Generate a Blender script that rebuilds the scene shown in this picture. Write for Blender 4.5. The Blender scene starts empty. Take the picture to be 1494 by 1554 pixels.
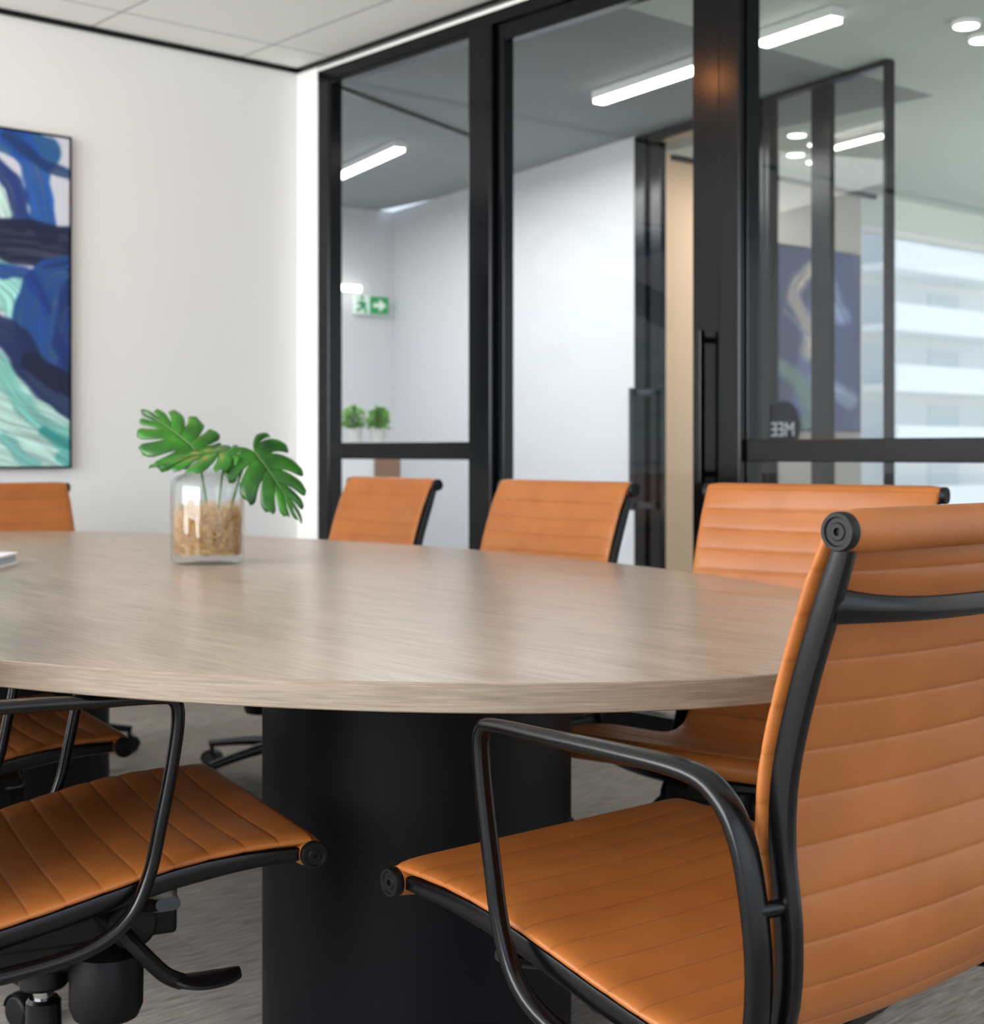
import bpy, math, random
import numpy as np
from mathutils import Vector, Matrix
random.seed(4)
C = bpy.context.scene.collection
PI = math.pi
CA, SA = .754, .657
def W(X, Y): return (CA*X+SA*Y, -SA*X+CA*Y)      # survey axes -> room axes
TH = math.atan2(SA, CA)

# ------------------------------------------------------------ mesh helper
class MB:
    def __init__(s): s.v=[]; s.f=[]
    def add(s, vs, fs):
        n=len(s.v); s.v += [tuple(v) for v in vs]; s.f += [tuple(i+n for i in f) for f in fs]
    def box(s, x0,x1,y0,y1,z0,z1, M=None):
        vs=[Vector((x,y,z)) for z in (z0,z1) for y in (y0,y1) for x in (x0,x1)]
        if M: vs=[M@v for v in vs]
        s.add(vs,[(0,2,3,1),(4,5,7,6),(0,1,5,4),(2,6,7,3),(0,4,6,2),(1,3,7,5)]); return s
    def lathe(s, prof, n=32, M=None, caps=True):
        vs=[];fs=[]
        for r,z in prof:
            for i in range(n):
                a=2*PI*i/n; v=Vector((r*math.cos(a),r*math.sin(a),z)); vs.append(M@v if M else v)
        for k in range(len(prof)-1):
            for i in range(n):
                j=(i+1)%n; fs.append((k*n+i,k*n+j,(k+1)*n+j,(k+1)*n+i))
        if caps:
            fs.append(tuple(reversed(range(n)))); fs.append(tuple(range((len(prof)-1)*n,len(prof)*n)))
        s.add(vs,fs); return s
    def sweep(s, pts, side, A, B, closed=False, n=12, square=1.0):
        """tube with elliptic section; A half width along side, B along the normal"""
        pts=[Vector(p) for p in pts]; N=len(pts); vs=[];fs=[]
        if not isinstance(A,(list,tuple)): A=[A]*N
        if not isinstance(B,(list,tuple)): B=[B]*N
        for i,p in enumerate(pts):
            if closed: t=pts[(i+1)%N]-pts[i-1]
            else: t=pts[min(i+1,N-1)]-pts[max(i-1,0)]
            t.normalize(); sd=Vector(side); sd=(sd-t*sd.dot(t)); 
            if sd.length<1e-4: sd=t.orthogonal()
            sd.normalize(); nn=t.cross(sd)
            for k in range(n):
                a=2*PI*(k+.5)/n; c=math.cos(a); q=math.sin(a)
                c=math.copysign(abs(c)**square,c); q=math.copysign(abs(q)**square,q)
                vs.append(p+sd*(A[i]*c)+nn*(B[i]*q))
        R=N if closed else N-1
        for i in range(R):
            j=(i+1)%N
            for k in range(n):
                l=(k+1)%n; fs.append((i*n+k,i*n+l,j*n+l,j*n+k))
        if not closed:
            fs.append(tuple(reversed(range(n)))); fs.append(tuple(range((N-1)*n,N*n)))
        s.add(vs,fs); return s
    def tube(s,pts,r,n=10,closed=False):
        pts=[Vector(p) for p in pts]; d=(pts[-1]-pts[0]) if not closed else (pts[1]-pts[0])
        side=d.orthogonal() if d.length>1e-6 else Vector((0,0,1))
        return s.sweep(pts,side,r,r,closed,n)
    def build(s,name,mat,parent=None,smooth=True,bevel=0,angle=35,vcol=None,seg=2):
        me=bpy.data.meshes.new(name); me.from_pydata(s.v,[],s.f); me.update()
        if vcol is not None:
            at=me.color_attributes.new('seam','FLOAT_COLOR','POINT'); b=np.ones((len(s.v),4),dtype=np.float32); b[:,:3]=np.array(vcol)[:,None]; at.data.foreach_set('color',b.ravel())
        import bmesh
        bm=bmesh.new(); bm.from_mesh(me); bmesh.ops.recalc_face_normals(bm,faces=bm.faces); bm.to_mesh(me); bm.free()
        if smooth:
            me.shade_smooth(); me.set_sharp_from_angle(angle=math.radians(angle))
        me.materials.append(mat)
        o=bpy.data.objects.new(name,me); C.objects.link(o)
        if parent: o.parent=parent
        if bevel:
            b=o.modifiers.new('bevel','BEVEL'); b.width=bevel; b.segments=seg; b.limit_method='ANGLE'
        return o
def catmull(P, n=6, closed=False):
    P=[Vector(p) for p in P]; out=[]; N=len(P)
    R=N if closed else N-1
    for i in range(R):
        g=(lambda k:P[k%N]) if closed else (lambda k:P[max(0,min(N-1,k))])
        p0,p1,p2,p3=g(i-1),g(i),g(i+1),g(i+2)
        for j in range(n):
            t=j/n
            out.append(.5*((2*p1)+(p2-p0)*t+(2*p0-5*p1+4*p2-p3)*t*t+(3*p1-p0-3*p2+p3)*t**3))
    if not closed: out.append(P[-1].copy())
    return out
def arclen(P):
    L=[0]
    for a,b in zip(P,P[1:]): L.append(L[-1]+(b-a).length)
    return L
def at_s(P,L,d):
    import bisect
    d=max(0,min(L[-1],d)); k=min(len(L)-2,max(0,bisect.bisect_right(L,d)-1))
    t=(d-L[k])/max(1e-9,L[k+1]-L[k]); return P[k].lerp(P[k+1],t)
def empty(name,loc,rz=0,label=None,cat=None,group=None,kind=None):
    o=bpy.data.objects.new(name,None); C.objects.link(o); o.empty_display_size=.1
    o.location=loc; o.rotation_euler=(0,0,rz)
    tag(o,label,cat,group,kind); return o
def tag(o,label=None,cat=None,group=None,kind=None):
    if label:o['label']=label
    if cat:o['category']=cat
    if group:o['group']=group
    if kind:o['kind']=kind
    return o
def struct(o,label,cat): return tag(o,label,cat,kind='structure')

# ------------------------------------------------------------ materials
def lin(c): 
    return tuple(((x/255)/12.92 if x/255<=.04045 else ((x/255+.055)/1.055)**2.4) for x in c)+(1,)
def mat(name,col,rough=.5,metal=0,spec=.5,coat=0,bump=None,var=None,seam=False):
    m=bpy.data.materials.new(name); m.use_nodes=True; nt=m.node_tree; b=nt.nodes['Principled BSDF']
    b.inputs['Base Color'].default_value=lin(col); b.inputs['Roughness'].default_value=rough
    b.inputs['Metallic'].default_value=metal; b.inputs['Specular IOR Level'].default_value=spec
    b.inputs['Coat Weight'].default_value=coat
    tc=nt.nodes.new('ShaderNodeTexCoord')
    if var:
        n=nt.nodes.new('ShaderNodeTexNoise'); n.inputs['Scale'].default_value=var[0]; n.inputs['Detail'].default_value=5
        r=nt.nodes.new('ShaderNodeValToRGB'); r.color_ramp.elements[0].position=.3; r.color_ramp.elements[1].position=.7
        r.color_ramp.elements[0].color=lin(var[1]); r.color_ramp.elements[1].color=lin(var[2])
        nt.links.new(tc.outputs['Object'],n.inputs['Vector']); nt.links.new(n.outputs['Fac'],r.inputs[0])
        if seam:
            a=nt.nodes.new('ShaderNodeVertexColor'); a.layer_name='seam'; mx=nt.nodes.new('ShaderNodeMix'); mx.data_type='RGBA'; mx.blend_type='MULTIPLY'; mx.inputs[0].default_value=1
            nt.links.new(r.outputs[0],mx.inputs[6]); nt.links.new(a.outputs[0],mx.inputs[7]); nt.links.new(mx.outputs[2],b.inputs['Base Color'])
        else: nt.links.new(r.outputs[0],b.inputs['Base Color'])
    if bump:
        n=nt.nodes.new('ShaderNodeTexNoise'); n.inputs['Scale'].default_value=bump[0]; n.inputs['Detail'].default_value=3
        q=nt.nodes.new('ShaderNodeBump'); q.inputs['Strength'].default_value=bump[1]; q.inputs['Distance'].default_value=bump[2] if len(bump)>2 else .002
        nt.links.new(tc.outputs['Object'],n.inputs['Vector']); nt.links.new(n.outputs['Fac'],q.inputs['Height']); nt.links.new(q.outputs[0],b.inputs['Normal'])
    return m
def emis(name,col,st):
    m=bpy.data.materials.new(name); m.use_nodes=True; b=m.node_tree.nodes['Principled BSDF']
    b.inputs['Base Color'].default_value=lin(col); b.inputs['Emission Color'].default_value=lin(col); b.inputs['Emission Strength'].default_value=st
    return m
def streaky(name,c0,c1,c2,scale,rough,bump=.05,fine=None,mixf=.5):
    """long-grain material; scale stretches the noise in object space"""
    m=bpy.data.materials.new(name); m.use_nodes=True; nt=m.node_tree; b=nt.nodes['Principled BSDF']; L=nt.links.new
    tc=nt.nodes.new('ShaderNodeTexCoord'); mp=nt.nodes.new('ShaderNodeMapping'); mp.inputs['Scale'].default_value=scale
    n=nt.nodes.new('ShaderNodeTexNoise'); n.inputs['Scale'].default_value=1; n.inputs['Detail'].default_value=9; n.inputs['Roughness'].default_value=.68; n.inputs['Distortion'].default_value=.4
    r=nt.nodes.new('ShaderNodeValToRGB'); e=r.color_ramp.elements
    e[0].position=.3; e[0].color=lin(c0); e[1].position=.72; e[1].color=lin(c2); x=e.new(.5); x.color=lin(c1)
    q=nt.nodes.new('ShaderNodeBump'); q.inputs['Strength'].default_value=bump; q.inputs['Distance'].default_value=.001
    L(tc.outputs['Object'],mp.inputs[0]); L(mp.outputs[0],n.inputs['Vector']); fac=n.outputs['Fac']
    if fine:
        mp2=nt.nodes.new('ShaderNodeMapping'); mp2.inputs['Scale'].default_value=fine
        n2=nt.nodes.new('ShaderNodeTexNoise'); n2.inputs['Scale'].default_value=1; n2.inputs['Detail'].default_value=6
        mm=nt.nodes.new('ShaderNodeMix'); mm.data_type='FLOAT'; mm.inputs[0].default_value=mixf
        L(tc.outputs['Object'],mp2.inputs[0]); L(mp2.outputs[0],n2.inputs['Vector']); L(fac,mm.inputs[2]); L(n2.outputs['Fac'],mm.inputs[3]); fac=mm.outputs[0]
    L(fac,r.inputs[0]); L(r.outputs[0],b.inputs['Base Color'])
    L(fac,q.inputs['Height']); L(q.outputs[0],b.inputs['Normal']); b.inputs['Roughness'].default_value=rough
    return m
def glassmat(name,tint,refl=1.0,rough=0,base=.05):
    """thin clear sheet: see-through, mirror share grows towards grazing angles"""
    m=bpy.data.materials.new(name); m.use_nodes=True; nt=m.node_tree; nt.nodes.remove(nt.nodes['Principled BSDF'])
    out=nt.nodes['Material Output']; t=nt.nodes.new('ShaderNodeBsdfTransparent'); t.inputs[0].default_value=tint
    g=nt.nodes.new('ShaderNodeBsdfGlossy'); g.inputs['Roughness'].default_value=rough
    f=nt.nodes.new('ShaderNodeLayerWeight'); f.inputs[0].default_value=.5
    p=nt.nodes.new('ShaderNodeMath'); p.operation='POWER'; p.inputs[1].default_value=4
    k=nt.nodes.new('ShaderNodeMath'); k.operation='MULTIPLY_ADD'; k.inputs[1].default_value=.9*refl; k.inputs[2].default_value=base*refl
    mx=nt.nodes.new('ShaderNodeMixShader'); L=nt.links.new
    L(f.outputs['Facing'],p.inputs[0]); L(p.outputs[0],k.inputs[0]); L(k.outputs[0],mx.inputs[0]); L(t.outputs[0],mx.inputs[1]); L(g.outputs[0],mx.inputs[2]); L(mx.outputs[0],out.inputs[0])
    return m
M_leather=mat('tan_leather',(166,98,46),.42,spec=.4,bump=(420,.3,.0006),var=(10,(155,89,38),(168,100,46)),seam=True)
M_roll=mat('tan_leather_roll',(166,98,46),.42,spec=.4,bump=(420,.3,.0006),var=(10,(155,89,38),(168,100,46)))
M_black=mat('black_metal',(4,4,6),.24,spec=.36)
M_blackpl=mat('black_plastic',(7,7,9),.5,spec=.3,bump=(300,.1))
M_frame=mat('black_frame',(2,3,7),.17,spec=.32)
M_handle=mat('dark_handle',(26,32,44),.3,spec=.5)  # black handle; its reflection is put in as a lighter colour
M_drum=mat('black_drum',(5,6,11),.5,spec=.22,bump=(200,.05))
M_chrome=mat('chrome',(170,172,175),.2,metal=1)
M_red=mat('red_label',(170,40,44),.5)
M_wall=mat('white_wall',(228,229,228),.75,bump=(90,.04))
M_wallb=mat('white_wall_lit',(250,250,248),.6,bump=(90,.03))  # lighter copy of the white wall, window light put into its colour
M_lobby=mat('lobby_wall',(216,215,218),.7,bump=(60,.03))
M_beige=mat('beige_wall',(232,198,166),.7,bump=(60,.03))
M_greyw=mat('soft_grey_wall',(196,190,182),.7,bump=(60,.03))
M_pale=mat('pale_wall',(218,228,222),.7,bump=(60,.03))
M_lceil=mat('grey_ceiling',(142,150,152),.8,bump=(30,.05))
M_pceil=mat('pale_lit_ceiling',(196,210,204),.8,bump=(30,.05))  # ceiling made paler: brightness and glass tint put into its colour
M_wood=streaky('table_wood',(128,108,93),(163,143,126),(190,172,155),(26,2.2,26),.28,.06,fine=(170,9,170),mixf=.55)
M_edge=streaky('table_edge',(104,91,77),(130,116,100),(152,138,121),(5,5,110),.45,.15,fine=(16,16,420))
M_glass=glassmat('partition_glass',(.92,.955,.945,1),1.0,base=.035)
M_tint=glassmat('bay_dimming_glass',(.72,.72,.73,1),1.0,base=.05)  # grey tint added; darkness of the bay is put into the glass
M_jar=glassmat('jar_glass',(.95,.97,.97,1),1.0,base=.05)
M_light=emis('lamp_white',(255,250,240),6)
M_warm=emis('lamp_warm',(255,160,80),260)

def carpet():
    m=bpy.data.materials.new('carpet'); m.use_nodes=True; nt=m.node_tree; b=nt.nodes['Principled BSDF']; L=nt.links.new
    tc=nt.nodes.new('ShaderNodeTexCoord')
    mp=nt.nodes.new('ShaderNodeMapping'); mp.inputs['Scale'].default_value=(14,150,1)
    n=nt.nodes.new('ShaderNodeTexNoise'); n.inputs['Scale'].default_value=1; n.inputs['Detail'].default_value=6
    br=nt.nodes.new('ShaderNodeTexBrick'); br.inputs['Scale'].default_value=1; br.inputs['Brick Width'].default_value=1; br.inputs['Row Height'].default_value=.25; br.inputs['Mortar Size'].default_value=.0
    br.inputs['Color1'].default_value=(.62,.60,.58,1); br.inputs['Color2'].default_value=(.9,.89,.87,1)
    r=nt.nodes.new('ShaderNodeValToRGB'); e=r.color_ramp.elements; e[0].position=.3;e[0].color=lin((122,116,110)); e[1].position=.72;e[1].color=lin((180,174,167))
    mx=nt.nodes.new('ShaderNodeMix'); mx.data_type='RGBA'; mx.blend_type='MULTIPLY'; mx.inputs[0].default_value=.45
    L(tc.outputs['Object'],mp.inputs[0]); L(mp.outputs[0],n.inputs['Vector']); L(n.outputs['Fac'],r.inputs[0])
    L(tc.outputs['Object'],br.inputs['Vector']); L(r.outputs[0],mx.inputs[6]); L(br.outputs['Color'],mx.inputs[7]); L(mx.outputs[2],b.inputs['Base Color'])
    q=nt.nodes.new('ShaderNodeBump'); q.inputs['Strength'].default_value=.4; q.inputs['Distance'].default_value=.003
    L(n.outputs['Fac'],q.inputs['Height']); L(q.outputs[0],b.inputs['Normal']); b.inputs['Roughness'].default_value=.95; b.inputs['Specular IOR Level'].default_value=.1
    return m
M_carpet=carpet()
def ceilmat():
    m=bpy.data.materials.new('ceiling_tiles'); m.use_nodes=True; nt=m.node_tree; b=nt.nodes['Principled BSDF']; L=nt.links.new
    tc=nt.nodes.new('ShaderNodeTexCoord'); mp=nt.nodes.new('ShaderNodeMapping'); mp.inputs['Location'].default_value=(.11,.3,0)
    br=nt.nodes.new('ShaderNodeTexBrick'); br.offset=0; br.inputs['Scale'].default_value=1; br.inputs['Brick Width'].default_value=.69; br.inputs['Row Height'].default_value=1.38
    br.inputs['Mortar Size'].default_value=.005; br.inputs['Mortar Smooth'].default_value=.2
    br.inputs['Color1'].default_value=lin((248,249,246)); br.inputs['Color2'].default_value=lin((248,249,246)); br.inputs['Mortar'].default_value=lin((160,162,160))
    L(tc.outputs['Object'],mp.inputs[0]); L(mp.outputs[0],br.inputs['Vector']); L(br.outputs['Color'],b.inputs['Base Color']); b.inputs['Roughness'].default_value=.8
    return m
M_ceil=ceilmat()

# ------------------------------------------------------------ room shell
XP, YL, HC = 3.636, 5.487, 2.70
struct(MB().box(-3,12,-3,10,-.1,0).build('floor',M_carpet,smooth=False),'grey streaked carpet plank floor','floor')
struct(MB().box(-3,XP+.1,-2,YL+.12,HC,HC+.1).build('ceiling',M_ceil,smooth=False),'white tiled ceiling of the meeting room','ceiling')
struct(MB().box(-3,XP+.1,YL,YL+.12,0,HC).build('wall_left',M_wall,smooth=False),'white painted wall behind the blue painting','wall')
struct(MB().box(XP,XP+.1,YL-.155,YL,0,HC).build('wall_right',M_wallb,smooth=False),'narrow bright white wall strip beside black glazing','wall')
struct(MB().box(-3,XP,YL-.012,YL,HC-.022,HC).build('trim_1',M_frame,smooth=False),'thin black shadow trim along top of the white wall','trim')
struct(MB().box(XP-.012,XP,-2,YL-.012,HC-.022,HC).build('trim_2',M_frame,smooth=False),'thin black shadow trim above the glazed partition','trim')
struct(MB().box(-3,XP,YL-.01,YL,0,.08).build('baseboard_left',M_frame,smooth=False),'black skirting along the white wall','baseboard')
def ky(k): return YL-k
def framebox(name,k0,k1,z0,z1,parent=None,d0=0,d1=.1,m=None,bevel=.003,seg=2):
    return MB().box(XP+d0,XP+d1,ky(k1),ky(k0),z0,z1).build(name,m or M_frame,parent,smooth=False,bevel=bevel,seg=seg)
struct(framebox('trim_3',.155,5.6,2.61,HC-.04),'black head rail running over all the glass panels','trim')
struct(framebox('trim_9',.155,5.6,HC-.04,HC-.024,m=M_wallb,d0=.004,d1=.09),'thin pale strip between head rail and ceiling trim','trim')
struct(framebox('trim_4',1.19,1.325,0,2.61,d0=-.016,d1=.07,bevel=.010,seg=5),'black upright post between fixed window and glass door','trim')
struct(framebox('trim_5',2.43,2.525,0,2.61,d0=-.022,d1=.06,bevel=.010,seg=5),'black upright post on handle side of the glass door','trim')
struct(framebox('trim_6',.155,.240,0,2.61,d1=.07,bevel=.008,seg=4),'black upright post next to the white wall strip','trim')
struct(framebox('trim_7',4.7,4.82,0,2.61),'black upright post far right of the glazing','trim')
struct(MB().box(XP,XP+.1,-2,ky(4.82),0,2.66).build('wall_right_end',M_wall,smooth=False),'white wall continuing past the glazing','wall')
def pane(name,y0,y1,z0,z1,parent,m=None):
    b=MB(); b.add([(0,y0,z0),(0,y1,z0),(0,y1,z1),(0,y0,z1)],[(0,1,2,3)]); return b.build(name,m or M_glass,parent,smooth=False)
def paneX(name,x0,x1,z0,z1,y,parent,m=None):
    b=MB(); b.add([(x0,y,z0),(x1,y,z0),(x1,y,z1),(x0,y,z1)],[(0,1,2,3)]); return b.build(name,m or M_glass,parent,smooth=False)
def panel(n,k0,k1,label,rail=True,z0=0):
    e=empty('window_%d'%n,(XP+.035,(ky(k0)+ky(k1))/2,0),0,label,'window',kind='structure')
    hw=(k1-k0)/2
    f=MB(); f.box(-.03,.03,-hw,hw,0,.1); f.box(-.03,.03,-hw,hw,2.59,2.61)
    f.box(-.03,.03,-hw,-hw+.008,.1,2.59); f.box(-.03,.03,hw-.008,hw,.1,2.59)
    f.build('window_frame',M_frame,e,smooth=False,bevel=.002)
    MB().box(-.035,.03,-hw,hw,.970,1.04).build('middle_rail',M_frame,e,smooth=False,bevel=.003)
    pane('lower_pane',-hw+.005,hw-.005,.1,.970,e); pane('upper_pane',-hw+.005,hw-.005,1.04,2.59,e)
panel(1,.240,1.19,'black framed fixed glass panel with middle rail next to the white wall')
panel(2,2.525,4.70,'wide fixed glass panel with middle rail right of the glass door')
def pullbar(parent,x,y,z0,z1,off,name='door_handle'):
    h=MB(); h.box(x-.012+off,x+.012+off,y-.012,y+.012,z0,z1)
    for z in (z0+.03,z1-.03): h.box(min(x,x+off),max(x,x+off),y-.008,y+.008,z-.01,z+.01)
    return h.build(name,M_black,parent,smooth=False,bevel=.003)
e=empty('door_1',(XP+.035,ky(1.875),0),0,'full height black framed glass door with long pull handle','door',kind='structure')
hw=.55
f=MB(); f.box(-.025,.025,-hw,-hw+.125,.01,2.605); f.box(-.025,.025,hw-.045,hw,.01,2.605); f.box(-.025,.025,-hw+.125,hw-.045,.01,.12); f.box(-.025,.025,-hw+.125,hw-.045,2.54,2.605)
f.build('door_frame',M_frame,e,smooth=False,bevel=.003)
pane('door_pane',-hw+.12,hw-.04,.11,2.55,e)
pullbar(e,-.025,-hw+.05,.90,1.39,-.05)

# ------------------------------------------------------------ lobby beyond the glass
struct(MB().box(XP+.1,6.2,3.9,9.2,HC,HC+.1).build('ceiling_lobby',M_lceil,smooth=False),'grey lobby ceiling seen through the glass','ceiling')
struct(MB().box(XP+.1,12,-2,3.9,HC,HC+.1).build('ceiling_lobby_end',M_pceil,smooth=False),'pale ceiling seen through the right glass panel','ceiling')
P0=Vector(W(.776,7.9)); P1=Vector(W(-.70,10.4)); dW=(P0-P1).normalized()      # lobby wall line
aW=math.atan2(dW.y,dW.x)
def wseg(name,p,ang,l0,l1,z0,z1,m,th=.1,side=1):
    o=MB().box(l0,l1,0 if side>0 else -th,th if side>0 else 0,z0,z1).build(name,m,smooth=False); o.location=(p[0],p[1],0); o.rotation_euler=(0,0,ang); return o
L2=(P0-P1).length
struct(wseg('wall_lobby',P1,aW,0,L2,0,HC,M_lobby),'plain white lobby wall seen through the glass door','wall')
d3=Vector(W(-.862,-.507)); a3=math.atan2(d3.y,d3.x)
struct(wseg('wall_lobby_end',P1,a3,-.1,2.9,0,HC,M_lobby,side=-1),'white end wall of the lobby behind the exit sign','wall')
e=empty('door_2',(P0.x,P0.y,0),aW,'black framed door in the lobby with bar handle and beige room behind','door',kind='structure')
f=MB(); f.box(-.01,.09,-.01,.04,0,HC-.005); f.box(.09,1.03,0,.09,2.64,HC-.005); f.box(.95,1.03,0,.09,0,2.64)
f.build('door_frame',M_frame,e,smooth=False,bevel=.006)
MB().box(.095,.205,.01,.045,.01,2.635).build('door_leaf',M_frame,e,smooth=False,bevel=.004)
h=MB(); h.box(.060,.092,-.095,-.065,.69,1.34)
for z in (.72,1.31): h.box(.07,.235,-.075,-.055,z-.014,z+.014); h.box(.14,.16,-.062,.012,z-.012,z+.012)
h.build('door_handle',M_handle,e,smooth=False,bevel=.003)
e=empty('window_3',(P0.x+dW.x*1.035,P0.y+dW.y*1.035,0),aW,'narrow black framed glazed bay in the lobby with dark upright','window',kind='structure')
f=MB(); f.box(0,.03,0,.05,0,HC-.005); f.box(.765,.785,0,.05,0,HC-.005); f.box(.03,.765,0,.05,2.67,HC-.005); f.box(.03,.765,0,.05,0,.08); f.box(.295,.42,.02,.05,.08,2.67)
f.build('window_frame',M_frame,e,smooth=False,bevel=.002)
paneX('pane',.03,.295,.08,2.67,.033,e,M_tint); paneX('pane',.42,.765,.08,2.67,.033,e,M_tint)
def textmesh(s,size,name,m,parent,loc,rot,ext=.001,mirror=False):
    cu=bpy.data.curves.new(name,'FONT'); cu.body=s; cu.size=size; cu.extrude=ext
    t=bpy.data.objects.new(name+'_c',cu); C.objects.link(t); dg=bpy.context.evaluated_depsgraph_get(); dg.update()
    me=bpy.data.meshes.new_from_object(t.evaluated_get(dg)); bpy.data.objects.remove(t)
    if mirror:
        w=max(v.co.x for v in me.vertices)
        for v in me.vertices: v.co.x=w-v.co.x
        me.flip_normals()
    me.materials.clear(); me.materials.append(m); o=bpy.data.objects.new(name,me); C.objects.link(o); o.parent=parent; o.location=loc; o.rotation_euler=rot; return o
M_white=mat('white_paint',(240,240,240),.5); M_letter=mat('letter_grey',(168,172,182),.6)
textmesh('MEE',.095,'lettering',M_letter,e,(.03,.012,1.075),(PI/2,0,0),mirror=True)
MB().lathe([(.12,0),(.12,.003)],40,Matrix.Translation((.10,.024,1.12))@Matrix.Rotation(PI/2,4,'X')).build('reflection_patch',mat('reflection_black',(14,18,30),.6,spec=.1),e)  # dark disc added for part of the painting's reflection
YB=5.67; XW=8.15
struct(MB().box(5.95,6.85,YB,YB+.1,0,HC).build('wall_back',M_beige,smooth=False),'beige back wall of the next room behind the lobby door','wall')
struct(MB().box(6.85,XW,YB,YB+.1,0,HC).build('wall_back_grey',M_greyw,smooth=False),'soft grey back wall behind the dark abstract painting','wall')
w=MB(); w.box(XW,10.6,YB,YB+.1,2.5,HC); w.box(XW,10.6,YB,YB+.1,0,.35); w.box(10.6,12,YB,YB+.1,0,HC)
struct(w.build('wall_back_window',M_pale,smooth=False),'pale wall around the far exterior window','wall')
e=empty('window_4',(XW,YB+.05,0),0,'large bright window standing in for a reflected one, white building outside','window',kind='structure')  # far window added in place of the reflections on the right glass
f=MB(); f.box(0,.04,-.03,.03,.35,2.5); f.box(2.41,2.45,-.03,.03,.35,2.5); f.box(0.04,2.41,-.03,.03,.35,.4); f.box(0.04,2.41,-.03,.03,2.46,2.5)
f.build('window_frame',M_white,e,smooth=False,bevel=.002)
paneX('pane',.02,2.43,.38,2.48,0,e)
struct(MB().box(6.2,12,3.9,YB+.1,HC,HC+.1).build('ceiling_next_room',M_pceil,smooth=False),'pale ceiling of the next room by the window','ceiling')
struct(MB().box(6.3,8.3,YB-.02,YB,HC-.03,HC).build('trim_8',M_frame,smooth=False),'thin dark trim along top of the far wall','trim')

# linear ceiling lights
def linlight(a,b,label,w=.035,group='linear ceiling lights in the lobby'):
    A=Vector(W(*a));B=Vector(W(*b)); d=B-A; o=empty('linear_light',(A.x,A.y,HC-.055),math.atan2(d.y,d.x),label,'ceiling light',group)
    L=d.length
    MB().box(0,L,-w,w,.015,.055).build('housing',M_white,o,smooth=False,bevel=.002)
    MB().box(.01,L-.01,-w+.005,w-.005,-.004,.015).build('diffuser',M_light,o,smooth=False)
linlight((-.94,8.86),(-.5,8.01),'slim glowing linear ceiling light seen through the left fixed glass panel')
linlight((.498,6.94),(.96,6.22),'long glowing linear ceiling light seen at the top of the glass door')
linlight((1.09,5.96),(1.32,5.6),'short glowing linear ceiling light at top of the right glass panel')
linlight((1.85,8.01),(2.04,7.67),'small linear ceiling light inside the next room behind the glazed bay',.02)
for i,(px,py) in enumerate([(1210,200),(1208,230),(1240,214),(1237,241),(1467,32),(1491,54)]):
    Y=1.7*2230/(686-py); X=(px-747)/2230*Y; x,y=W(X,Y)
    o=empty('downlight',(x,y,HC-.02),0,['round ceiling downlight left front of four behind the glazed bay','round ceiling downlight left rear of four behind the glazed bay','round ceiling downlight right front of four behind the glazed bay','round ceiling downlight right rear of four behind the glazed bay','large round ceiling downlight near top right of the right glass panel','round ceiling downlight at the right edge of the right glass panel'][i],'ceiling light','round downlights')
    r=.055
    MB().lathe([(r,0),(r,.02)],24).build('bezel',M_white,o); MB().lathe([(r*.85,-.004),(r*.85,0)],24).build('lens',M_light,o)
o=empty('warm_downlight',(2.12,4.36,HC-.012),0,'warm recessed downlight in the meeting room ceiling above the table','ceiling light')
MB().lathe([(.055,0),(.055,.012)],24).build('bezel',M_white,o); MB().lathe([(.035,-.003),(.035,0)],24).build('lens',M_warm,o)
A=Vector(W(-.71,6.82));B=Vector(W(-.113,7.88)); t=MB().box(0,(B-A).length,-.012,.012,-.02,0).build('ceiling_track',M_frame,smooth=False); t.location=(A.x,A.y,HC); t.rotation_euler=(0,0,math.atan2((B-A).y,(B-A).x))
tag(t,'thin dark track across the lobby ceiling above the left panel','ceiling track')

# exit sign
M_green=emis('sign_green',(20,150,80),.15); M_signw=emis('sign_white',(235,250,240),.1)
sx=W(-.865+.015,10.303-.03)
o=empty('exit_sign',(sx[0],sx[1],2.025),math.atan2(-d3.y,-d3.x),'small green and white emergency exit sign with running figure and arrow','sign')
MB().box(-.13,.13,-.02,.02,-.065,.065).build('sign_body',M_signw,o,smooth=False,bevel=.003)
MB().box(-.015,.128,-.024,-.02,-.062,.062).build('green_panel',M_green,o,smooth=False)
a=MB(); a.box(.01,.065,-.028,-.024,-.014,.014); a.add([(.055,-.027,-.045),(.055,-.027,.045),(.11,-.027,0)],[(0,1,2)])
a.build('arrow',M_signw,o,smooth=False)
f=MB()
def bar(p,q,w):
    p=Vector(p);q=Vector(q);d=(q-p).normalized();n=Vector((-d.y,d.x))*w
    f.add([(v.x,-.023,v.y) for v in (p+n,q+n,q-n,p-n)],[(0,1,2,3)])
bar((-.075,.02),(-.07,-.015),.018);bar((-.07,-.012),(-.045,-.03),.010);bar((-.045,-.03),(-.05,-.058),.010);bar((-.07,-.012),(-.095,-.035),.010);bar((-.095,-.035),(-.12,-.04),.009);bar((-.075,.02),(-.04,.0),.008);bar((-.075,.02),(-.11,.005),.008);bar((-.075,.036),(-.075,.060),.013)
f.build('running_figure',M_green,o,smooth=False)
sx=W(-1.04,10.17); o=empty('wall_light',(sx[0],sx[1],2.135),math.atan2(-d3.y,-d3.x),'small glowing white wall light left of the exit sign','wall light')
MB().box(-.12,.12,-.01,.03,-.02,.02).build('back_plate',M_white,o,smooth=False,bevel=.004); MB().sweep([(-.11,-.02,0),(.13,-.02,0)],(0,1,0),.02,.022,n=16).build('diffuser',M_light,o)
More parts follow.
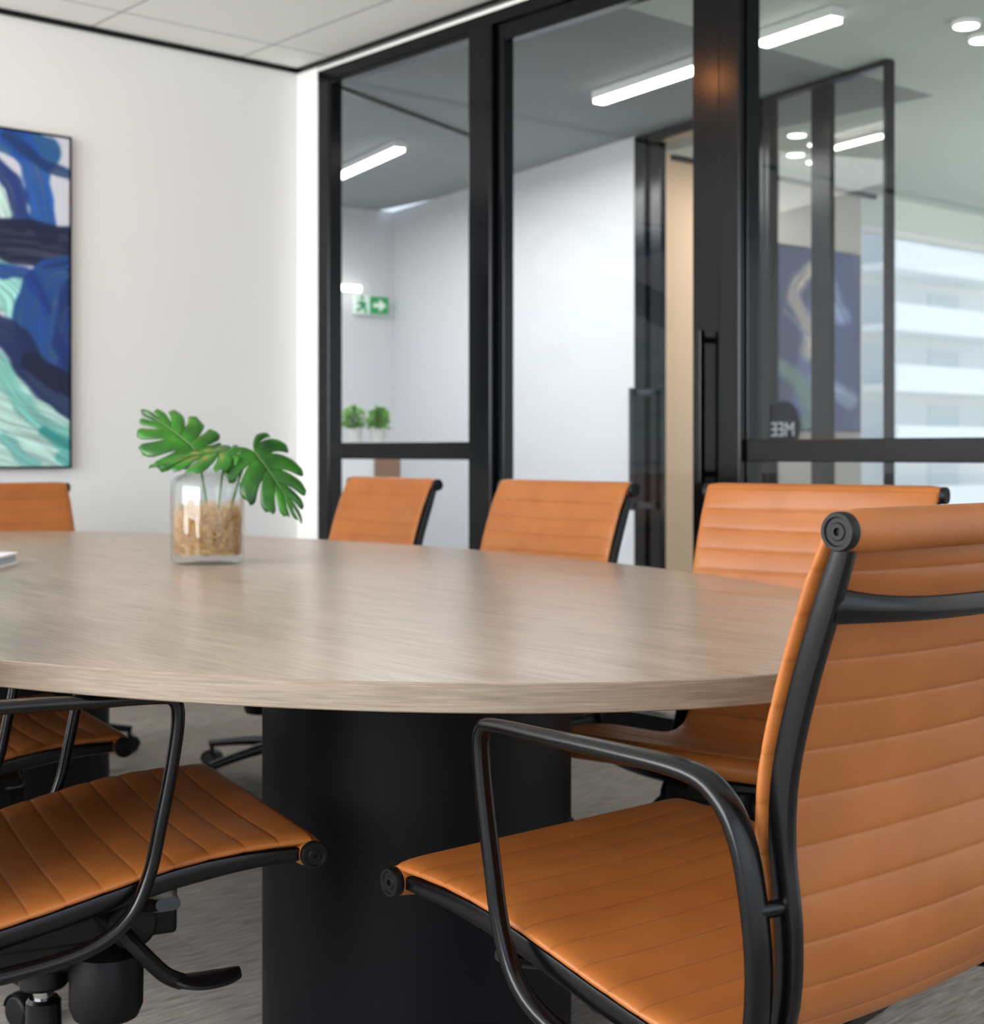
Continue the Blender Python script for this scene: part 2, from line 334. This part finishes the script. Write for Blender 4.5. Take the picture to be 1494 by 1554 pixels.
# cabinet + plants
cx,cy=W(-.82,8.9); ang3=math.atan2(-d3.y,-d3.x)
o=empty('storage_cabinet',(cx,cy,0),ang3,'white lobby storage cabinet under the two small potted plants','cabinet')
MB().box(-.45,.2,-.2,.2,.06,1.02).build('cabinet_body',M_white,o,smooth=False,bevel=.003)
MB().box(-.46,.21,-.21,.21,1.02,1.045).build('cabinet_top',M_white,o,smooth=False,bevel=.003)
M_tan=mat('brown_wood',(140,104,80),.5); MB().box(.02,.19,-.215,-.2,.1,1.0).build('cabinet_door',M_tan,o,smooth=False,bevel=.002)
MB().box(-.43,.18,-.18,.18,0,.06).build('plinth',M_frame,o,smooth=False)
M_pot=mat('grey_pot',(180,180,175),.6); M_bush=mat('bush_green',(70,140,30),.5,var=(30,(44,112,16),(100,160,34))); M_soil=mat('soil',(50,36,26),.9)
for i,(px,lab) in enumerate([(537,'small leafy plant in grey pot on lobby cabinet, left of the pair'),(574,'small leafy plant in grey pot on lobby cabinet, right of the pair')]):
    Y=8.9; X=(px-747)/2230*Y; x,y=W(X,Y)
    o=empty('potted_plant',(x,y,1.045),i*1.3,lab,'plant','potted plants on the lobby cabinet')
    MB().lathe([(.034,0),(.046,.03),(.05,.095),(.045,.095),(.044,.085)],20).build('pot',M_pot,o)
    MB().lathe([(.044,.08),(.044,.088)],16).build('soil',M_soil,o)
    b=MB()
    for k in range(190):
        a=random.uniform(0,2*PI); rr=random.uniform(.0,.072); z=.10+random.uniform(0,.14)*(1-rr*4)
        c=Vector((rr*math.cos(a),rr*math.sin(a),z)); d=Vector((math.cos(a),math.sin(a),random.uniform(-.2,1))).normalized(); s=d.orthogonal().normalized()*.012
        b.add([c-d*.02,c+s,c+d*.016,c-s],[(0,1,2,3)])
    for k in range(14):
        a=random.uniform(0,2*PI); b.tube([(0,0,.08),(.03*math.cos(a),.03*math.sin(a),.12),(.055*math.cos(a),.055*math.sin(a),.16)],.002,5)
    b.build('foliage',M_bush,o,smooth=False)

# art
def painting(name,label,w,h,loc,rz,func,nx,nz,depth=.035):
    o=empty(name,loc,rz,label,'painting')
    f=MB(); t=.008
    f.box(-w/2,w/2,-depth,0,0,t); f.box(-w/2,w/2,-depth,0,h-t,h); f.box(-w/2,-w/2+t,-depth,0,t,h-t); f.box(w/2-t,w/2,-depth,0,t,h-t)
    f.build('picture_frame',M_frame,o,smooth=False)
    xs=np.linspace(-w/2+t,w/2-t,nx); zs=np.linspace(t,h-t,nz); y=-depth+.006
    vs=[(x,y,z) for z in zs for x in xs]; fs=[(j*nx+i,j*nx+i+1,(j+1)*nx+i+1,(j+1)*nx+i) for j in range(nz-1) for i in range(nx-1)]
    me=bpy.data.meshes.new('canvas'); me.from_pydata(vs,[],fs)
    XX,ZZ=np.meshgrid(xs,zs); col=func(XX,ZZ).reshape(-1,3)
    at=me.color_attributes.new('paint','FLOAT_COLOR','POINT'); buf=np.ones((len(vs),4),dtype=np.float32)
    c=col/255.; buf[:,:3]=np.where(c<=.04045,c/12.92,((c+.055)/1.055)**2.4); at.data.foreach_set('color',buf.ravel())
    m=bpy.data.materials.new('canvas_paint'); m.use_nodes=True; nt=m.node_tree; a=nt.nodes.new('ShaderNodeVertexColor'); a.layer_name='paint'
    nt.links.new(a.outputs[0],nt.nodes['Principled BSDF'].inputs['Base Color']); nt.nodes['Principled BSDF'].inputs['Roughness'].default_value=.6
    me.materials.append(m); c=bpy.data.objects.new('canvas',me); C.objects.link(c); c.parent=o
    return o
rng=np.random.RandomState(3)
def vnoise(X,Y,sc):
    g=rng.rand(64,64); x=(X*sc)%63; y=(Y*sc)%63; i=np.floor(x).astype(int);j=np.floor(y).astype(int);fx=x-i;fy=y-j
    fx=fx*fx*(3-2*fx);fy=fy*fy*(3-2*fy)
    return (g[j,i]*(1-fx)+g[j,(i+1)%64]*fx)*(1-fy)+(g[(j+1)%64,i]*(1-fx)+g[(j+1)%64,(i+1)%64]*fx)*fy
def strokes(PX,PY,bg,lst,edge=5):
    img=np.ones(PX.shape+(3,))*np.array(bg); wob=(vnoise(PX+900,PY,.05)-.5)*14
    for pts,w,col,op in lst:
        P=[np.array(p,float) for p in [tuple(v)[:2] for v in catmull([(a,b,0) for a,b in pts],8)]]
        D=np.full(PX.shape,1e9); SD=np.zeros(PX.shape); acc=0; ALN=np.zeros(PX.shape)
        for a,b in zip(P,P[1:]):
            d=b-a; L=np.hypot(*d)+1e-6; tt=np.clip(((PX-a[0])*d[0]+(PY-a[1])*d[1])/L**2,0,1)
            qx=PX-a[0]-tt*d[0]; qy=PY-a[1]-tt*d[1]; dd=np.hypot(qx,qy); sg=(qx*d[1]-qy*d[0])/L
            m=dd<D; D=np.where(m,dd,D); SD=np.where(m,sg,SD); ALN=np.where(m,acc+tt*L,ALN); acc+=L
        streak=vnoise(SD*3+500,ALN*.12+200,.16)
        al=np.clip((w+wob*.6-D)/edge,0,1)*op*(.72+.28*np.clip(streak*1.6,0,1))
        c=np.array(col)*(.72+.5*streak)[...,None]
        img=img*(1-al[...,None])+np.clip(c,0,255)*al[...,None]
    return img
PW,PH=1.3,1.304
def mainart(X,Z):
    PX=100-(PW/2-X)*360; PY=205+(PH-Z)/PH*500
    L=[([(-380,230),(-200,260),(-80,215),(10,222),(60,232)],26,(16,80,140),.95),
       ([(-30,195),(25,225),(50,280),(62,350)],22,(18,76,156),.95),
       ([(5,215),(60,250),(100,262)],9,(14,50,110),.9),
       ([(-60,230),(10,280),(25,345)],16,(12,44,110),.95),
       ([(-6,300),(6,330)],10,(190,225,215),1),
       ([(-380,400),(-200,350),(-60,380),(20,372),(110,374)],36,(12,22,56),1),
       ([(-380,520),(-200,470),(-60,430),(0,440)],40,(130,200,190),.9),
       ([(-20,425),(15,450),(20,480)],22,(150,212,205),.95),
       ([(95,420),(62,440),(48,500),(70,545),(110,560)],38,(18,66,134),.98),
       ([(110,440),(95,500),(100,540)],26,(16,46,110),.98),
       ([(0,415),(40,420),(66,470)],12,(16,54,134),.9),
       ([(-300,560),(-100,600),(0,640),(60,660),(110,690)],95,(176,216,206),.95),
       ([(-60,490),(10,510),(45,560),(80,590),(115,620)],26,(18,36,86),1),
       ([(40,545),(75,570),(112,585)],18,(14,22,54),1),
       ([(-10,545),(20,600),(60,640),(105,655)],16,(110,190,180),.8),
       ([(60,650),(85,665),(110,672)],12,(36,140,140),.85),
       ([(0,660),(30,690),(50,700)],12,(80,170,165),.6),
       ([(85,690),(110,700)],12,(60,160,160),.7)]
    return strokes(PX,PY,(206,210,222),L)
px_=XP-1.0816-PW/2
painting('wall_painting','large abstract painting in blue, teal and white on the left white wall',PW,PH,(px_,YL,.937),0,mainart,400,400)
def art2(X,Z):
    PX=500+(X+.49)/.98*290; PY=500+(1.15-Z)/1.15*560
    L=[([(500,500),(600,560),(560,700),(520,1000)],70,(36,44,84),1),([(700,500),(740,800),(700,1060)],80,(48,66,124),1),
       ([(640,560),(585,650),(640,760),(625,820)],30,(186,172,154),.9),([(560,700),(600,740),(640,800)],12,(210,198,180),.9),
       ([(520,860),(590,900),(640,1000),(600,1050)],34,(98,132,118),.9),([(500,960),(560,1040)],40,(36,44,56),.9),
       ([(690,600),(730,700)],36,(150,166,206),.9),([(660,900),(760,960)],36,(170,186,210),.8)]
    return strokes(PX,PY,(84,98,146),L,edge=22)
painting('wall_painting','dark navy and cream abstract painting standing in for a reflection in the lobby glazed bay',.98,1.15,(7.6,YB,1.13),0,art2,160,200)  # hung here in place of artwork mirrored in the glass

# buildings outside, added to stand in for the reflected view
M_bw=mat('building_white',(248,250,250),.7,bump=(2,.1)); M_bg=mat('building_glass',(226,233,236),.3); M_bt=mat('building_tan',(206,190,172),.8,bump=(2,.1))
o=empty('apartment_building',(70,44,-20),0,'tall white apartment building with stacked balconies, stand-in for a reflected view','building')
MB().box(-12,14,0,12,0,50).build('wall',M_bw,o,smooth=False)
for k in range(9):
    z=9+3*k; x1=13 if k%3 else 6
    b=MB(); b.box(-8,x1,-3,0,z,z+.35); b.box(-8,x1,-3,-2.85,z+.35,z+1.3); b.build('balcony',M_bw,o,smooth=False)
    for j in range(3): MB().box(-7+6.3*j,-4+6.3*j,-.06,0,z+.4,z+2.5).build('window',M_bg,o,smooth=False)
o=empty('office_block',(50.5,42,-20),0,'low tan block left of the white apartment building, stand-in for a reflected view','building')
MB().box(-8,7,0,9,0,25.6).build('wall',M_bt,o,smooth=False); MB().box(-8.3,7.3,-.3,9.3,25.6,26).build('roof_slab',M_bw,o,smooth=False)
for k in range(4):
    for j in range(6): MB().box(-7+2.3*j,-5.8+2.3*j,-.05,0,14+3*k,15.6+3*k).build('window',M_bg,o,smooth=False)

# ------------------------------------------------------------ table
TR=math.radians(-2.2)
TX,TY=1.553,2.955
o=empty('conference_table',(TX,TY,0),TR,'large oval wood-topped conference table on black drum bases','table')
a_,b_=1.89,.985; n=160
def ell(k,da=0): t=2*PI*k/n; return ((b_+da)*math.cos(t),(a_+da)*math.sin(t))
top=MB(); vs=[(*ell(k,-.0015),.74) for k in range(n)]; top.add(vs+[(0,0,.74)],[(k,(k+1)%n,n) for k in range(n)])
top.build('tabletop',M_wood,o,smooth=False)
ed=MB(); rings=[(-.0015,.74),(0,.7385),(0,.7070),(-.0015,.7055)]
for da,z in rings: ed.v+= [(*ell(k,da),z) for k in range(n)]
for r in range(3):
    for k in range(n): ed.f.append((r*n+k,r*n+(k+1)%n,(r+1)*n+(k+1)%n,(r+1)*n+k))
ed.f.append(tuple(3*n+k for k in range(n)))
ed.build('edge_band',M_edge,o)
Ri=Matrix.Rotation(-TR,2)
for (x,y) in ((1.55,1.972),(1.55,3.70)):
    q=Ri@Vector((x-TX,y-TY))
    MB().lathe([(.255,0),(.262,.004),(.262,.70),(.262,.7055)],72,Matrix.Translation((q.x,q.y,0))).build('drum_base',M_drum,o)

# ------------------------------------------------------------ chair
def yd(d): return .30-d
RAIL=[(0,.471),(.09,.469),(.18,.458),(.27,.438),(.354,.418),(.44,.402),(.51,.403),(.56,.425),(.587,.475),(.592,.55),(.584,.63),(.588,.70),(.608,.78),(.635,.86),(.66,.929)]
RP=catmull([(0,yd(d),z) for d,z in RAIL],10); RL=arclen(RP); PL=RL[-1]
def rp_at(s): return at_s(RP,RL,s)
def rn_at(s):
    t=rp_at(s+.012)-rp_at(s-.012); t.normalize(); return Vector((0,t.z,-t.y))
HW=.262; RX=.253; CX=.264; AX=.288
NCH=24; SPL=13
SV=.80
FR=[(0,0,SV),(.035,.40,1),(.09,.62,1),(.20,.84,1),(.35,.97,1),(.5,1.0,1),(.65,.97,1),(.80,.84,1),(.91,.62,1),(.965,.40,1)]
def leather(c0,c1):
    xs=[HW*u for u in (-1,-.99,-.97,-.93)]+[HW*u for u in np.linspace(-.85,.85,17)]+[HW*u for u in (.93,.97,.99,1)]
    m=MB(); nx=len(xs); pitch=PL/NCH; rowsd=[]
    for c in range(c0,c1):
        for fr,h,v in FR: rowsd.append(((c+fr)*pitch,h,v))
    rowsd.append((c1*pitch,0,SV))
    rows=len(rowsd); T=[];B=[];VT=[]
    for s,h,v in rowsd:
        p=rp_at(s); nrm=rn_at(s); back=max(0,min(1,(p.z-.42)/.06)) if p.y<-.2 else 0
        endf=min(1,min(s,PL-s)/.06)
        for x in xs:
            u=x/HW; ed=max(.05,(1-abs(u)**20))**.5
            sag=(.010+.006*back)*(1-u*u)*endf
            base=.017+.006*back*endf-sag
            th=(.0070+.0027*h)*ed
            T.append(Vector((x,p.y,p.z))+nrm*(base+th)); B.append(Vector((x,p.y,p.z))+nrm*(base-th*.9)); VT.append(v)
    m.v=[tuple(v) for v in T+B]; N=rows*nx
    for r in range(rows-1):
        for c in range(nx-1):
            a=r*nx+c; m.f.append((a,a+1,a+nx+1,a+nx)); m.f.append((N+a,N+a+nx,N+a+nx+1,N+a+1))
        a=r*nx; m.f.append((a,a+nx,N+a+nx,N+a)); a=r*nx+nx-1; m.f.append((a,N+a,N+a+nx,a+nx))
    for c in range(nx-1):
        m.f.append((c,N+c,N+c+1,c+1)); a=(rows-1)*nx+c; m.f.append((a,a+1,N+a+1,N+a))
    return m,VT+[1-(1-v)*.4 for v in VT]
def make_chair(name='office_chair'):
    root=empty(name,(0,0,0),0)
    m,v=leather(0,SPL); m.build('seat',M_leather,root,angle=80,vcol=v); m,v=leather(SPL,NCH); m.build('backrest',M_leather,root,angle=80,vcol=v)
    for nm,pt in (('seat_roll',RP[0]),('backrest_roll',RP[-1])):
        m=MB(); pts=[(x,pt.y,pt.z) for x in np.linspace(-HW-.002,HW+.002,22)]
        m.sweep(pts,(0,1,0),[.0205+.0012*(1-(p[0]/HW)**2) if abs(p[0])<HW-.004 else .0175 for p in pts],[.0205 if abs(p[0])<HW-.004 else .0175 for p in pts],n=28); m.build(nm,M_roll,root,angle=60)
        for s in (-1,1):
            Mx=Matrix.Translation((s*(CX-.002),pt.y,pt.z))@Matrix.Rotation(s*PI/2,4,'Y')
            MB().lathe([(.0175,0),(.0180,.002),(.0180,.010),(.0168,.0125),(.0135,.0125),(.0125,.0105),(.0085,.0105),(.0075,.0118),(.0038,.0118),(.0034,.008),(.001,.008)],32,Mx).build('end_cap',M_blackpl,root,angle=30)
    rp=[rp_at(PL*i/60) for i in range(61)]
    for s in (-1,1):
        pts=[(s*RX,p.y,p.z) for p in rp]
        dep=[.0080+.0050*min(1,i/8,(len(rp)-1-i)/6+.3) for i in range(len(rp))]
        MB().sweep(pts,(1,0,0),.0085,dep,n=12,square=.5).build('side_rail',M_black,root)
    p=min(rp,key=lambda p:abs(p.z-.856))
    xs=np.linspace(-RX,RX,25); pts=[(x,p.y-.006-.030*(1-(x/RX)**4),p.z-.008*(1-(x/RX)**4)) for x in xs]
    MB().sweep(pts,(0,0,1),[.0115+.006*abs(x/RX)**6 for x in xs],.0075,n=14).build('back_crossbar',M_black,root)
    for d,z in ((.19,.425),(.42,.386)):
        xs=np.linspace(-RX,RX,21)
        MB().sweep([(x,yd(d),z-.022*(1-(x/RX)**4)) for x in xs],(0,1,0),[.016+.045*(1-abs(x/RX))**.8 for x in xs],[.008+.010*(1-abs(x/RX)) for x in xs],n=14,square=.7).build('seat_crossbar',M_black,root)
    loop=[(.190,.668),(.197,.61),(.210,.54),(.224,.475),(.250,.423),(.30,.392),(.39,.376),(.47,.374),(.535,.392),(.574,.44),(.584,.51),(.578,.58),(.564,.638),(.540,.674),(.50,.692),(.40,.6955),(.30,.6955),(.212,.6955),(.195,.690)]
    lp=catmull([(0,yd(d),z) for d,z in loop],5,True)
    for s in (-1,1):
        pts=[(s*AX,p.y,p.z) for p in lp]
        k=[max(0,min(1,(yd(.23)-p.y)/.25)) for p in lp]
        MB().sweep(pts,(1,0,0),[.0105+.0055*t for t in k],[.0082+.0008*t for t in k],closed=True,n=16,square=.75).build('armrest',M_black,root)
        MB().tube([(s*(RX+.002),yd(.588),.575),(s*(AX+.006),yd(.578),.575)],.008,14).build('arm_peg',M_black,root)
        MB().box(min(s*(RX-.008),s*(AX+.004)),max(s*(RX-.008),s*(AX+.004)),yd(.47),yd(.43),.372,.402).build('arm_bracket',M_black,root,smooth=False,bevel=.003)
    g=MB(); g.box(-.080,.080,yd(.42),yd(.13),.330,.398); g.box(-.060,.060,yd(.38),yd(.18),.290,.331); g.box(-.03,.03,yd(.45),yd(.12),.372,.41)
    g.tube([(-.115,yd(.20),.36),(.115,yd(.20),.36)],.034,22)
    g.build('tilt_mechanism',M_blackpl,root,bevel=.006)
    MB().lathe([(.025,0),(.044,.005),(.050,.02),(.050,.07),(.044,.09),(.024,.105)],28,Matrix.Translation((.066,yd(.225),.222))).build('tension_knob',M_blackpl,root)
    g=MB(); g.tube(catmull([(.05,yd(.25),.372),(.10,yd(.225),.362),(.135,yd(.20),.335),(.142,yd(.165),.298),(.143,yd(.14),.284)],5),.011,10)
    g.sweep(catmull([(.143,yd(.15),.286),(.145,yd(.12),.282),(.146,yd(.085),.283),(.146,yd(.06),.287)],4),(1,0,0),[.012,.018,.023,.027,.029,.030,.030,.029,.027,.024,.020,.015,.008],.008,n=14)
    g.build('adjustment_lever',M_blackpl,root)
    MB().lathe([(.030,.26),(.034,.265),(.034,.30),(.030,.31)],24).build('cylinder_collar',M_blackpl,root)
    MB().lathe([(.0145,.19),(.0145,.335)],24).build('gas_cylinder',M_chrome,root)
    MB().box(.0805,.0815,yd(.43)+.01,yd(.43)+.06,.355,.370).build('warning_label',M_red,root)
    MB().lathe([(.030,.075),(.036,.08),(.036,.125),(.026,.14),(.024,.235),(.020,.24)],28).build('hub',M_black,root)
    for k in range(5):
        a=2*PI*k/5+PI/2; Mx=Matrix.Rotation(a,4,'Z')
        pts=catmull([(.02,0,.108),(.12,0,.104),(.22,0,.092),(.305,0,.078)],5); N=len(pts)
        l=MB().sweep([Mx@p for p in pts],Mx@Vector((0,1,0)),[.022-.010*i/(N-1) for i in range(N)],[.018-.007*i/(N-1) for i in range(N)],n=12,square=.7).build('leg',M_black,root)
        c=MB(); Mc=Mx@Matrix.Translation((.300,0,.027))
        for s in (-1,1):
            c.lathe([(.010,0),(.024,.001),(.027,.005),(.027,.015),(.024,.018),(.010,.019)],22,Mc@Matrix.Translation((0,s*.003,0))@Matrix.Rotation(-s*PI/2,4,'X'))
        c.tube([Mx@Vector((.300,0,.03)),Mx@Vector((.300,0,.082))],.007,10)
        arc=[Mx@Vector((.300+.031*math.cos(q),0,.027+.031*math.sin(q))) for q in np.linspace(-.1,PI*.95,10)]
        c.sweep(arc,Mx@Vector((0,1,0)),.021,.0025,n=8)
        c.build('caster',M_blackpl,l)
    return root
proto=make_chair()
LOW={'leg','hub'}; UPRIGHT={'gas_cylinder','cylinder_collar'}
def dup(root):
    r=root.copy(); C.objects.link(r)
    for ch in list(root.children):
        c=ch.copy(); C.objects.link(c); c.parent=r
        for g in ch.children:
            d=g.copy(); C.objects.link(d); d.parent=c
    return r
def place(first,local,at,f,lift,label,spin=0,tilt=0):
    """put the chair so that its local point (x,y) stands at survey point 'at', facing f; tilt = seat tipped forward"""
    r=proto if first else dup(proto)
    F=Vector(f).normalized(); R=Vector((F.y,-F.x)); O=Vector(at)-R*local[0]-F*local[1]
    x,y=W(O.x,O.y); r.location=(x,y,0); r.rotation_euler=(0,0,math.atan2(F.y,F.x)-PI/2-TH)
    a=-math.radians(tilt); pv=Vector((0,.30,.471)); off=pv-Matrix.Rotation(a,3,'X')@pv
    for c in r.children:
        nm=c.name.split('.')[0]
        if nm in LOW: c.rotation_euler=(0,0,spin)
        elif nm in UPRIGHT: c.location.z+=lift
        else:
            c.rotation_euler=(a,0,0); c.location=off+Vector((0,0,lift))
    tag(r,label,'chair','tan leather office chairs around the table'); return r
CE=.274
chairs=[
 ((-CE,.30),(-.127,1.804),(-.657,.754),0,'nearest tan leather office chair, its ribbed back towards the viewer at right',.2,0),
 ((CE,.30),(-.234,1.943),(.89,.455),-.005,'tan leather chair at left with seat and lever visible in front of black drum',.3,.8),
 ((CE,.30),(-.664,2.657),(.86,.51),-.006,'second tan leather chair along the left side, only dark seat corner showing',.1,.5),
 ((-CE,-.36),(.924,2.98),(-.59,-.81),-.018,'tan leather chair directly behind the nearest chair on the glazed side',0,0),
 ((-CE,-.36),(.362,3.70),(-.79,-.61),-.025,'tan leather chair across the table in front of the glass door',.4,0),
 ((-CE,-.36),(-.164,4.5),(-.82,-.57),-.030,'tan leather chair across the table in front of the left fixed glass panel',.2,0),
 ((-CE,-.36),(-1.50,5.2),(.657,-.754),-.055,'tan leather chair at the far table end below the painting',.1,0)]
for i,(l,at,f,lift,lab,spin,tl) in enumerate(chairs[1:]): place(False,l,at,f,lift,lab,spin,tl)
l,at,f,lift,lab,spin,tl=chairs[0]; place(True,l,at,f,lift,lab,spin,tl)

# ------------------------------------------------------------ jar, straw, monstera
JX,JY=W((315-747)/2230*3.43,3.43); JZ=.74
o=empty('glass_jar',(JX,JY,JZ),0,'clear glass jar holding straw and large green leaves on the table','jar')
pr=[(.070,0),(.080,.004),(.085,.014),(.085,.178),(.082,.193),(.072,.204),(.056,.209),(.050,.216),(.050,.230),(.056,.233),(.058,.239),(.054,.243),(.046,.238),(.046,.214),(.054,.206),(.068,.199),(.076,.189),(.080,.176),(.080,.026),(.074,.018),(.02,.016)]
MB().lathe(pr,48).build('jar_body',M_jar,o)
M_straw=mat('straw',(206,156,92),.7,var=(40,(182,126,62),(232,190,126)))
s=MB()
for k in range(520):
    a=random.uniform(0,2*PI); rr=.076*math.sqrt(random.random()); z=random.uniform(.024,.125)
    p=Vector((rr*math.cos(a),rr*math.sin(a),z)); pts=[p]; d=Vector((random.gauss(0,1),random.gauss(0,1),random.gauss(0,.9))).normalized(); zt=random.uniform(.115,.15)
    for j in range(14):
        d=(d+Vector((random.gauss(0,.22),random.gauss(0,.22),random.gauss(0,.25)))).normalized(); q=pts[-1]+d*.010
        h=math.hypot(q.x,q.y)
        if h>.0775: q.x*=.0775/h;q.y*=.0775/h; d=(d-Vector((q.x,q.y,0))*4).normalized()
        if q.z>zt or q.z<.023: d.z=-d.z
        q.z=min(zt,max(.022,q.z)); pts.append(q)
    s.sweep(pts,(0,0,1),.0007,.0006,n=4)
so=s.build('straw_filling',M_straw,smooth=False); so.location=(JX,JY,JZ); tag(so,'tangled tan straw filling inside the glass jar','straw',kind='stuff')
def leafmat():
    m=bpy.data.materials.new('monstera_green'); m.use_nodes=True; nt=m.node_tree; b=nt.nodes['Principled BSDF']; L=nt.links.new
    tc=nt.nodes.new('ShaderNodeTexCoord'); n=nt.nodes.new('ShaderNodeTexNoise'); n.inputs['Scale'].default_value=14
    r=nt.nodes.new('ShaderNodeValToRGB'); r.color_ramp.elements[0].color=lin((8,60,8)); r.color_ramp.elements[0].position=.35; r.color_ramp.elements[1].color=lin((48,120,18)); r.color_ramp.elements[1].position=.7
    L(tc.outputs['Object'],n.inputs['Vector']); L(n.outputs['Fac'],r.inputs[0]); L(r.outputs[0],b.inputs['Base Color']); b.inputs['Roughness'].default_value=.3
    return m
M_leaf=leafmat(); M_stem=mat('leaf_stalk',(70,112,40),.5)
def leafpt(side,u,v,L):
    yb=max(0,(v-.22)/.78)**1.05*L*.86
    th=math.radians(150-138*v**.8)
    ln=L*(.50+.14*math.sin(PI*min(1,v*1.15)))*(1-.52*max(0,v-.45)/.55)
    if v<.22: ln*=.72+.28*v/.22
    th2=th-.42*u*(1-.5*v)
    x=ln*u*math.sin(th2); y=yb+ln*u*math.cos(th2)
    return x*side,y
def make_leaf(label,base,tip,nrm,L,stalk_from,wid=1.0,gap=.12):
    o=empty('monstera_stem',(JX,JY,JZ),0,label,'leaf','monstera leaves in the glass jar')
    base=Vector(base);tip=Vector(tip); Yv=(tip-base).normalized(); N=Vector(nrm); N=(N-Yv*N.dot(Yv)).normalized(); Xv=Yv.cross(N)
    m=MB(); NF=6
    for side in (-1,1):
        for k in range(NF):
            v0,v1=k/NF,(k+1)/NF
            rows=[];NU=14;NV=7
            for iu in range(NU+1):
                u=iu/NU; g=0 if u<.40 else gap*((u-.40)/.60)**.5
                if u>.84: g+=.20*((u-.84)/.16)**2.2
                a=v0+(v1-v0)*(g if k>0 else g*.5); b=v1-(v1-v0)*(g*(1 if k<NF-1 else .0))
                for iv in range(NV+1):
                    v=a+(b-a)*iv/NV; x,y=leafpt(side,u,v,L); x*=wid
                    h=-.45*(x*x)/L-.28*(y*y)/L*.6+.035*L*math.sin(iv/NV*PI)*u+.10*abs(x)*(1-u)
                    rows.append(base+Xv*x+Yv*y+N*h)
            n=NV+1; m.add(rows,[(i*n+j,i*n+j+1,(i+1)*n+j+1,(i+1)*n+j) for i in range(NU) for j in range(NV)])
    l=m.build('leaf_blade',M_leaf,o,angle=80)
    sd=l.modifiers.new('thick','SOLIDIFY'); sd.thickness=.0006
    mid=[base+Yv*(L*.86*t)+N*(-.28*(L*.86*t)**2/L*.6+.0015) for t in np.linspace(0,1,10)]
    MB().tube(mid,.0016,6).build('midrib',M_stem,l)
    pts=catmull([stalk_from,(Vector(stalk_from)*.35+base*.65)+Vector((0,0,.03)),base],10)
    MB().tube(pts,.0028,8).build('stalk',M_stem,o)
def cam2(dx,dy,dz):
    x,y=W(dx,dy); return Vector((x,y,dz))
make_leaf('large split green leaf reaching up and left from the jar',cam2(-.035,.02,.268),cam2(-.15,.06,.365),cam2(.35,-.75,.6),.165,cam2(.01,.01,.05),.95)
make_leaf('broad split green leaf lying low over the front of the jar',cam2(.045,.0,.262),cam2(-.15,-.04,.252),cam2(.0,-.32,.9),.165,cam2(.02,-.01,.05),.85)
make_leaf('split green leaf drooping to the right of the jar',cam2(.108,.0,.262),cam2(.222,-.03,.128),cam2(.42,-.72,.45),.182,cam2(.03,.01,.05),.84)

# notebook
x,y=W((0-747)/2230*3.28-.112,3.28+.0)
o=empty('notebook',(x,y,.74),math.radians(-38),'thin white notebook lying on the table at the left edge','notebook')
MB().box(-.11,.11,-.15,.15,0,.005).build('back_cover',M_white,o,smooth=False); MB().box(-.105,.106,-.146,.146,.005,.021).build('pages',mat('paper',(170,182,192),.8),o,smooth=False); MB().box(-.11,.11,-.15,.15,.021,.026).build('front_cover',M_white,o,smooth=False,bevel=.001)

# ------------------------------------------------------------ light
def area(name,loc,rot,sx,sy,e,col=(1,1,1)):
    l=bpy.data.lights.new(name,'AREA'); l.shape='RECTANGLE'; l.size=sx; l.size_y=sy; l.energy=e; l.color=col
    o=bpy.data.objects.new(name,l); C.objects.link(o); o.location=loc; o.rotation_euler=rot; return o
area('window_light',(-2.7,2.4,1.75),(0,-PI/2,0),1.7,5.2,320,(.985,.995,1))       # faces +x
area('rear_window_light',(1.0,-1.8,1.7),(PI/2,0,0),4.5,1.6,20,(1,1,1))
area('lobby_light',(4.7,6.6,2.6),(0,0,0),1.2,3,62,(1,1,1))
area('beige_room_fill',(6.9,4.9,2.62),(0,0,0),.9,.8,16,(1,.97,.93))  # unseen fill lamp added to brighten the beige wall
area('next_room_upfill',(8.5,2.5,.6),(PI,0,0),3.5,3.5,60,(1,1,1))  # unseen fill lamp added, pointing up to brighten the pale ceiling
w=bpy.data.worlds.new('world'); bpy.context.scene.world=w; w.use_nodes=True; nt=w.node_tree; bg=nt.nodes['Background']
tc=nt.nodes.new('ShaderNodeTexCoord'); sp=nt.nodes.new('ShaderNodeSeparateXYZ'); r=nt.nodes.new('ShaderNodeValToRGB'); e_=r.color_ramp.elements
e_[0].position=0; e_[0].color=(.80,.80,.80,1); e_[1].position=.35; e_[1].color=(.62,.74,.95,1); x_=e_.new(.02); x_.color=(.84,.91,1,1)
nt.links.new(tc.outputs['Generated'],sp.inputs[0]); nt.links.new(sp.outputs[2],r.inputs[0]); nt.links.new(r.outputs[0],bg.inputs[0]); bg.inputs[1].default_value=1.4

cam=bpy.data.cameras.new('camera'); co=bpy.data.objects.new('camera',cam); C.objects.link(co); bpy.context.scene.camera=co
co.location=(0,0,1.0); co.rotation_euler=(PI/2,0,-(PI/2-math.atan2(CA,SA)))
cam.sensor_fit='HORIZONTAL'; cam.sensor_width=36; cam.lens=36*2230/1494; cam.shift_y=-91/1494
cam.clip_end=300; cam.dof.use_dof=True; cam.dof.focus_distance=1.7; cam.dof.aperture_fstop=8
bpy.context.scene.view_settings.view_transform='Standard'
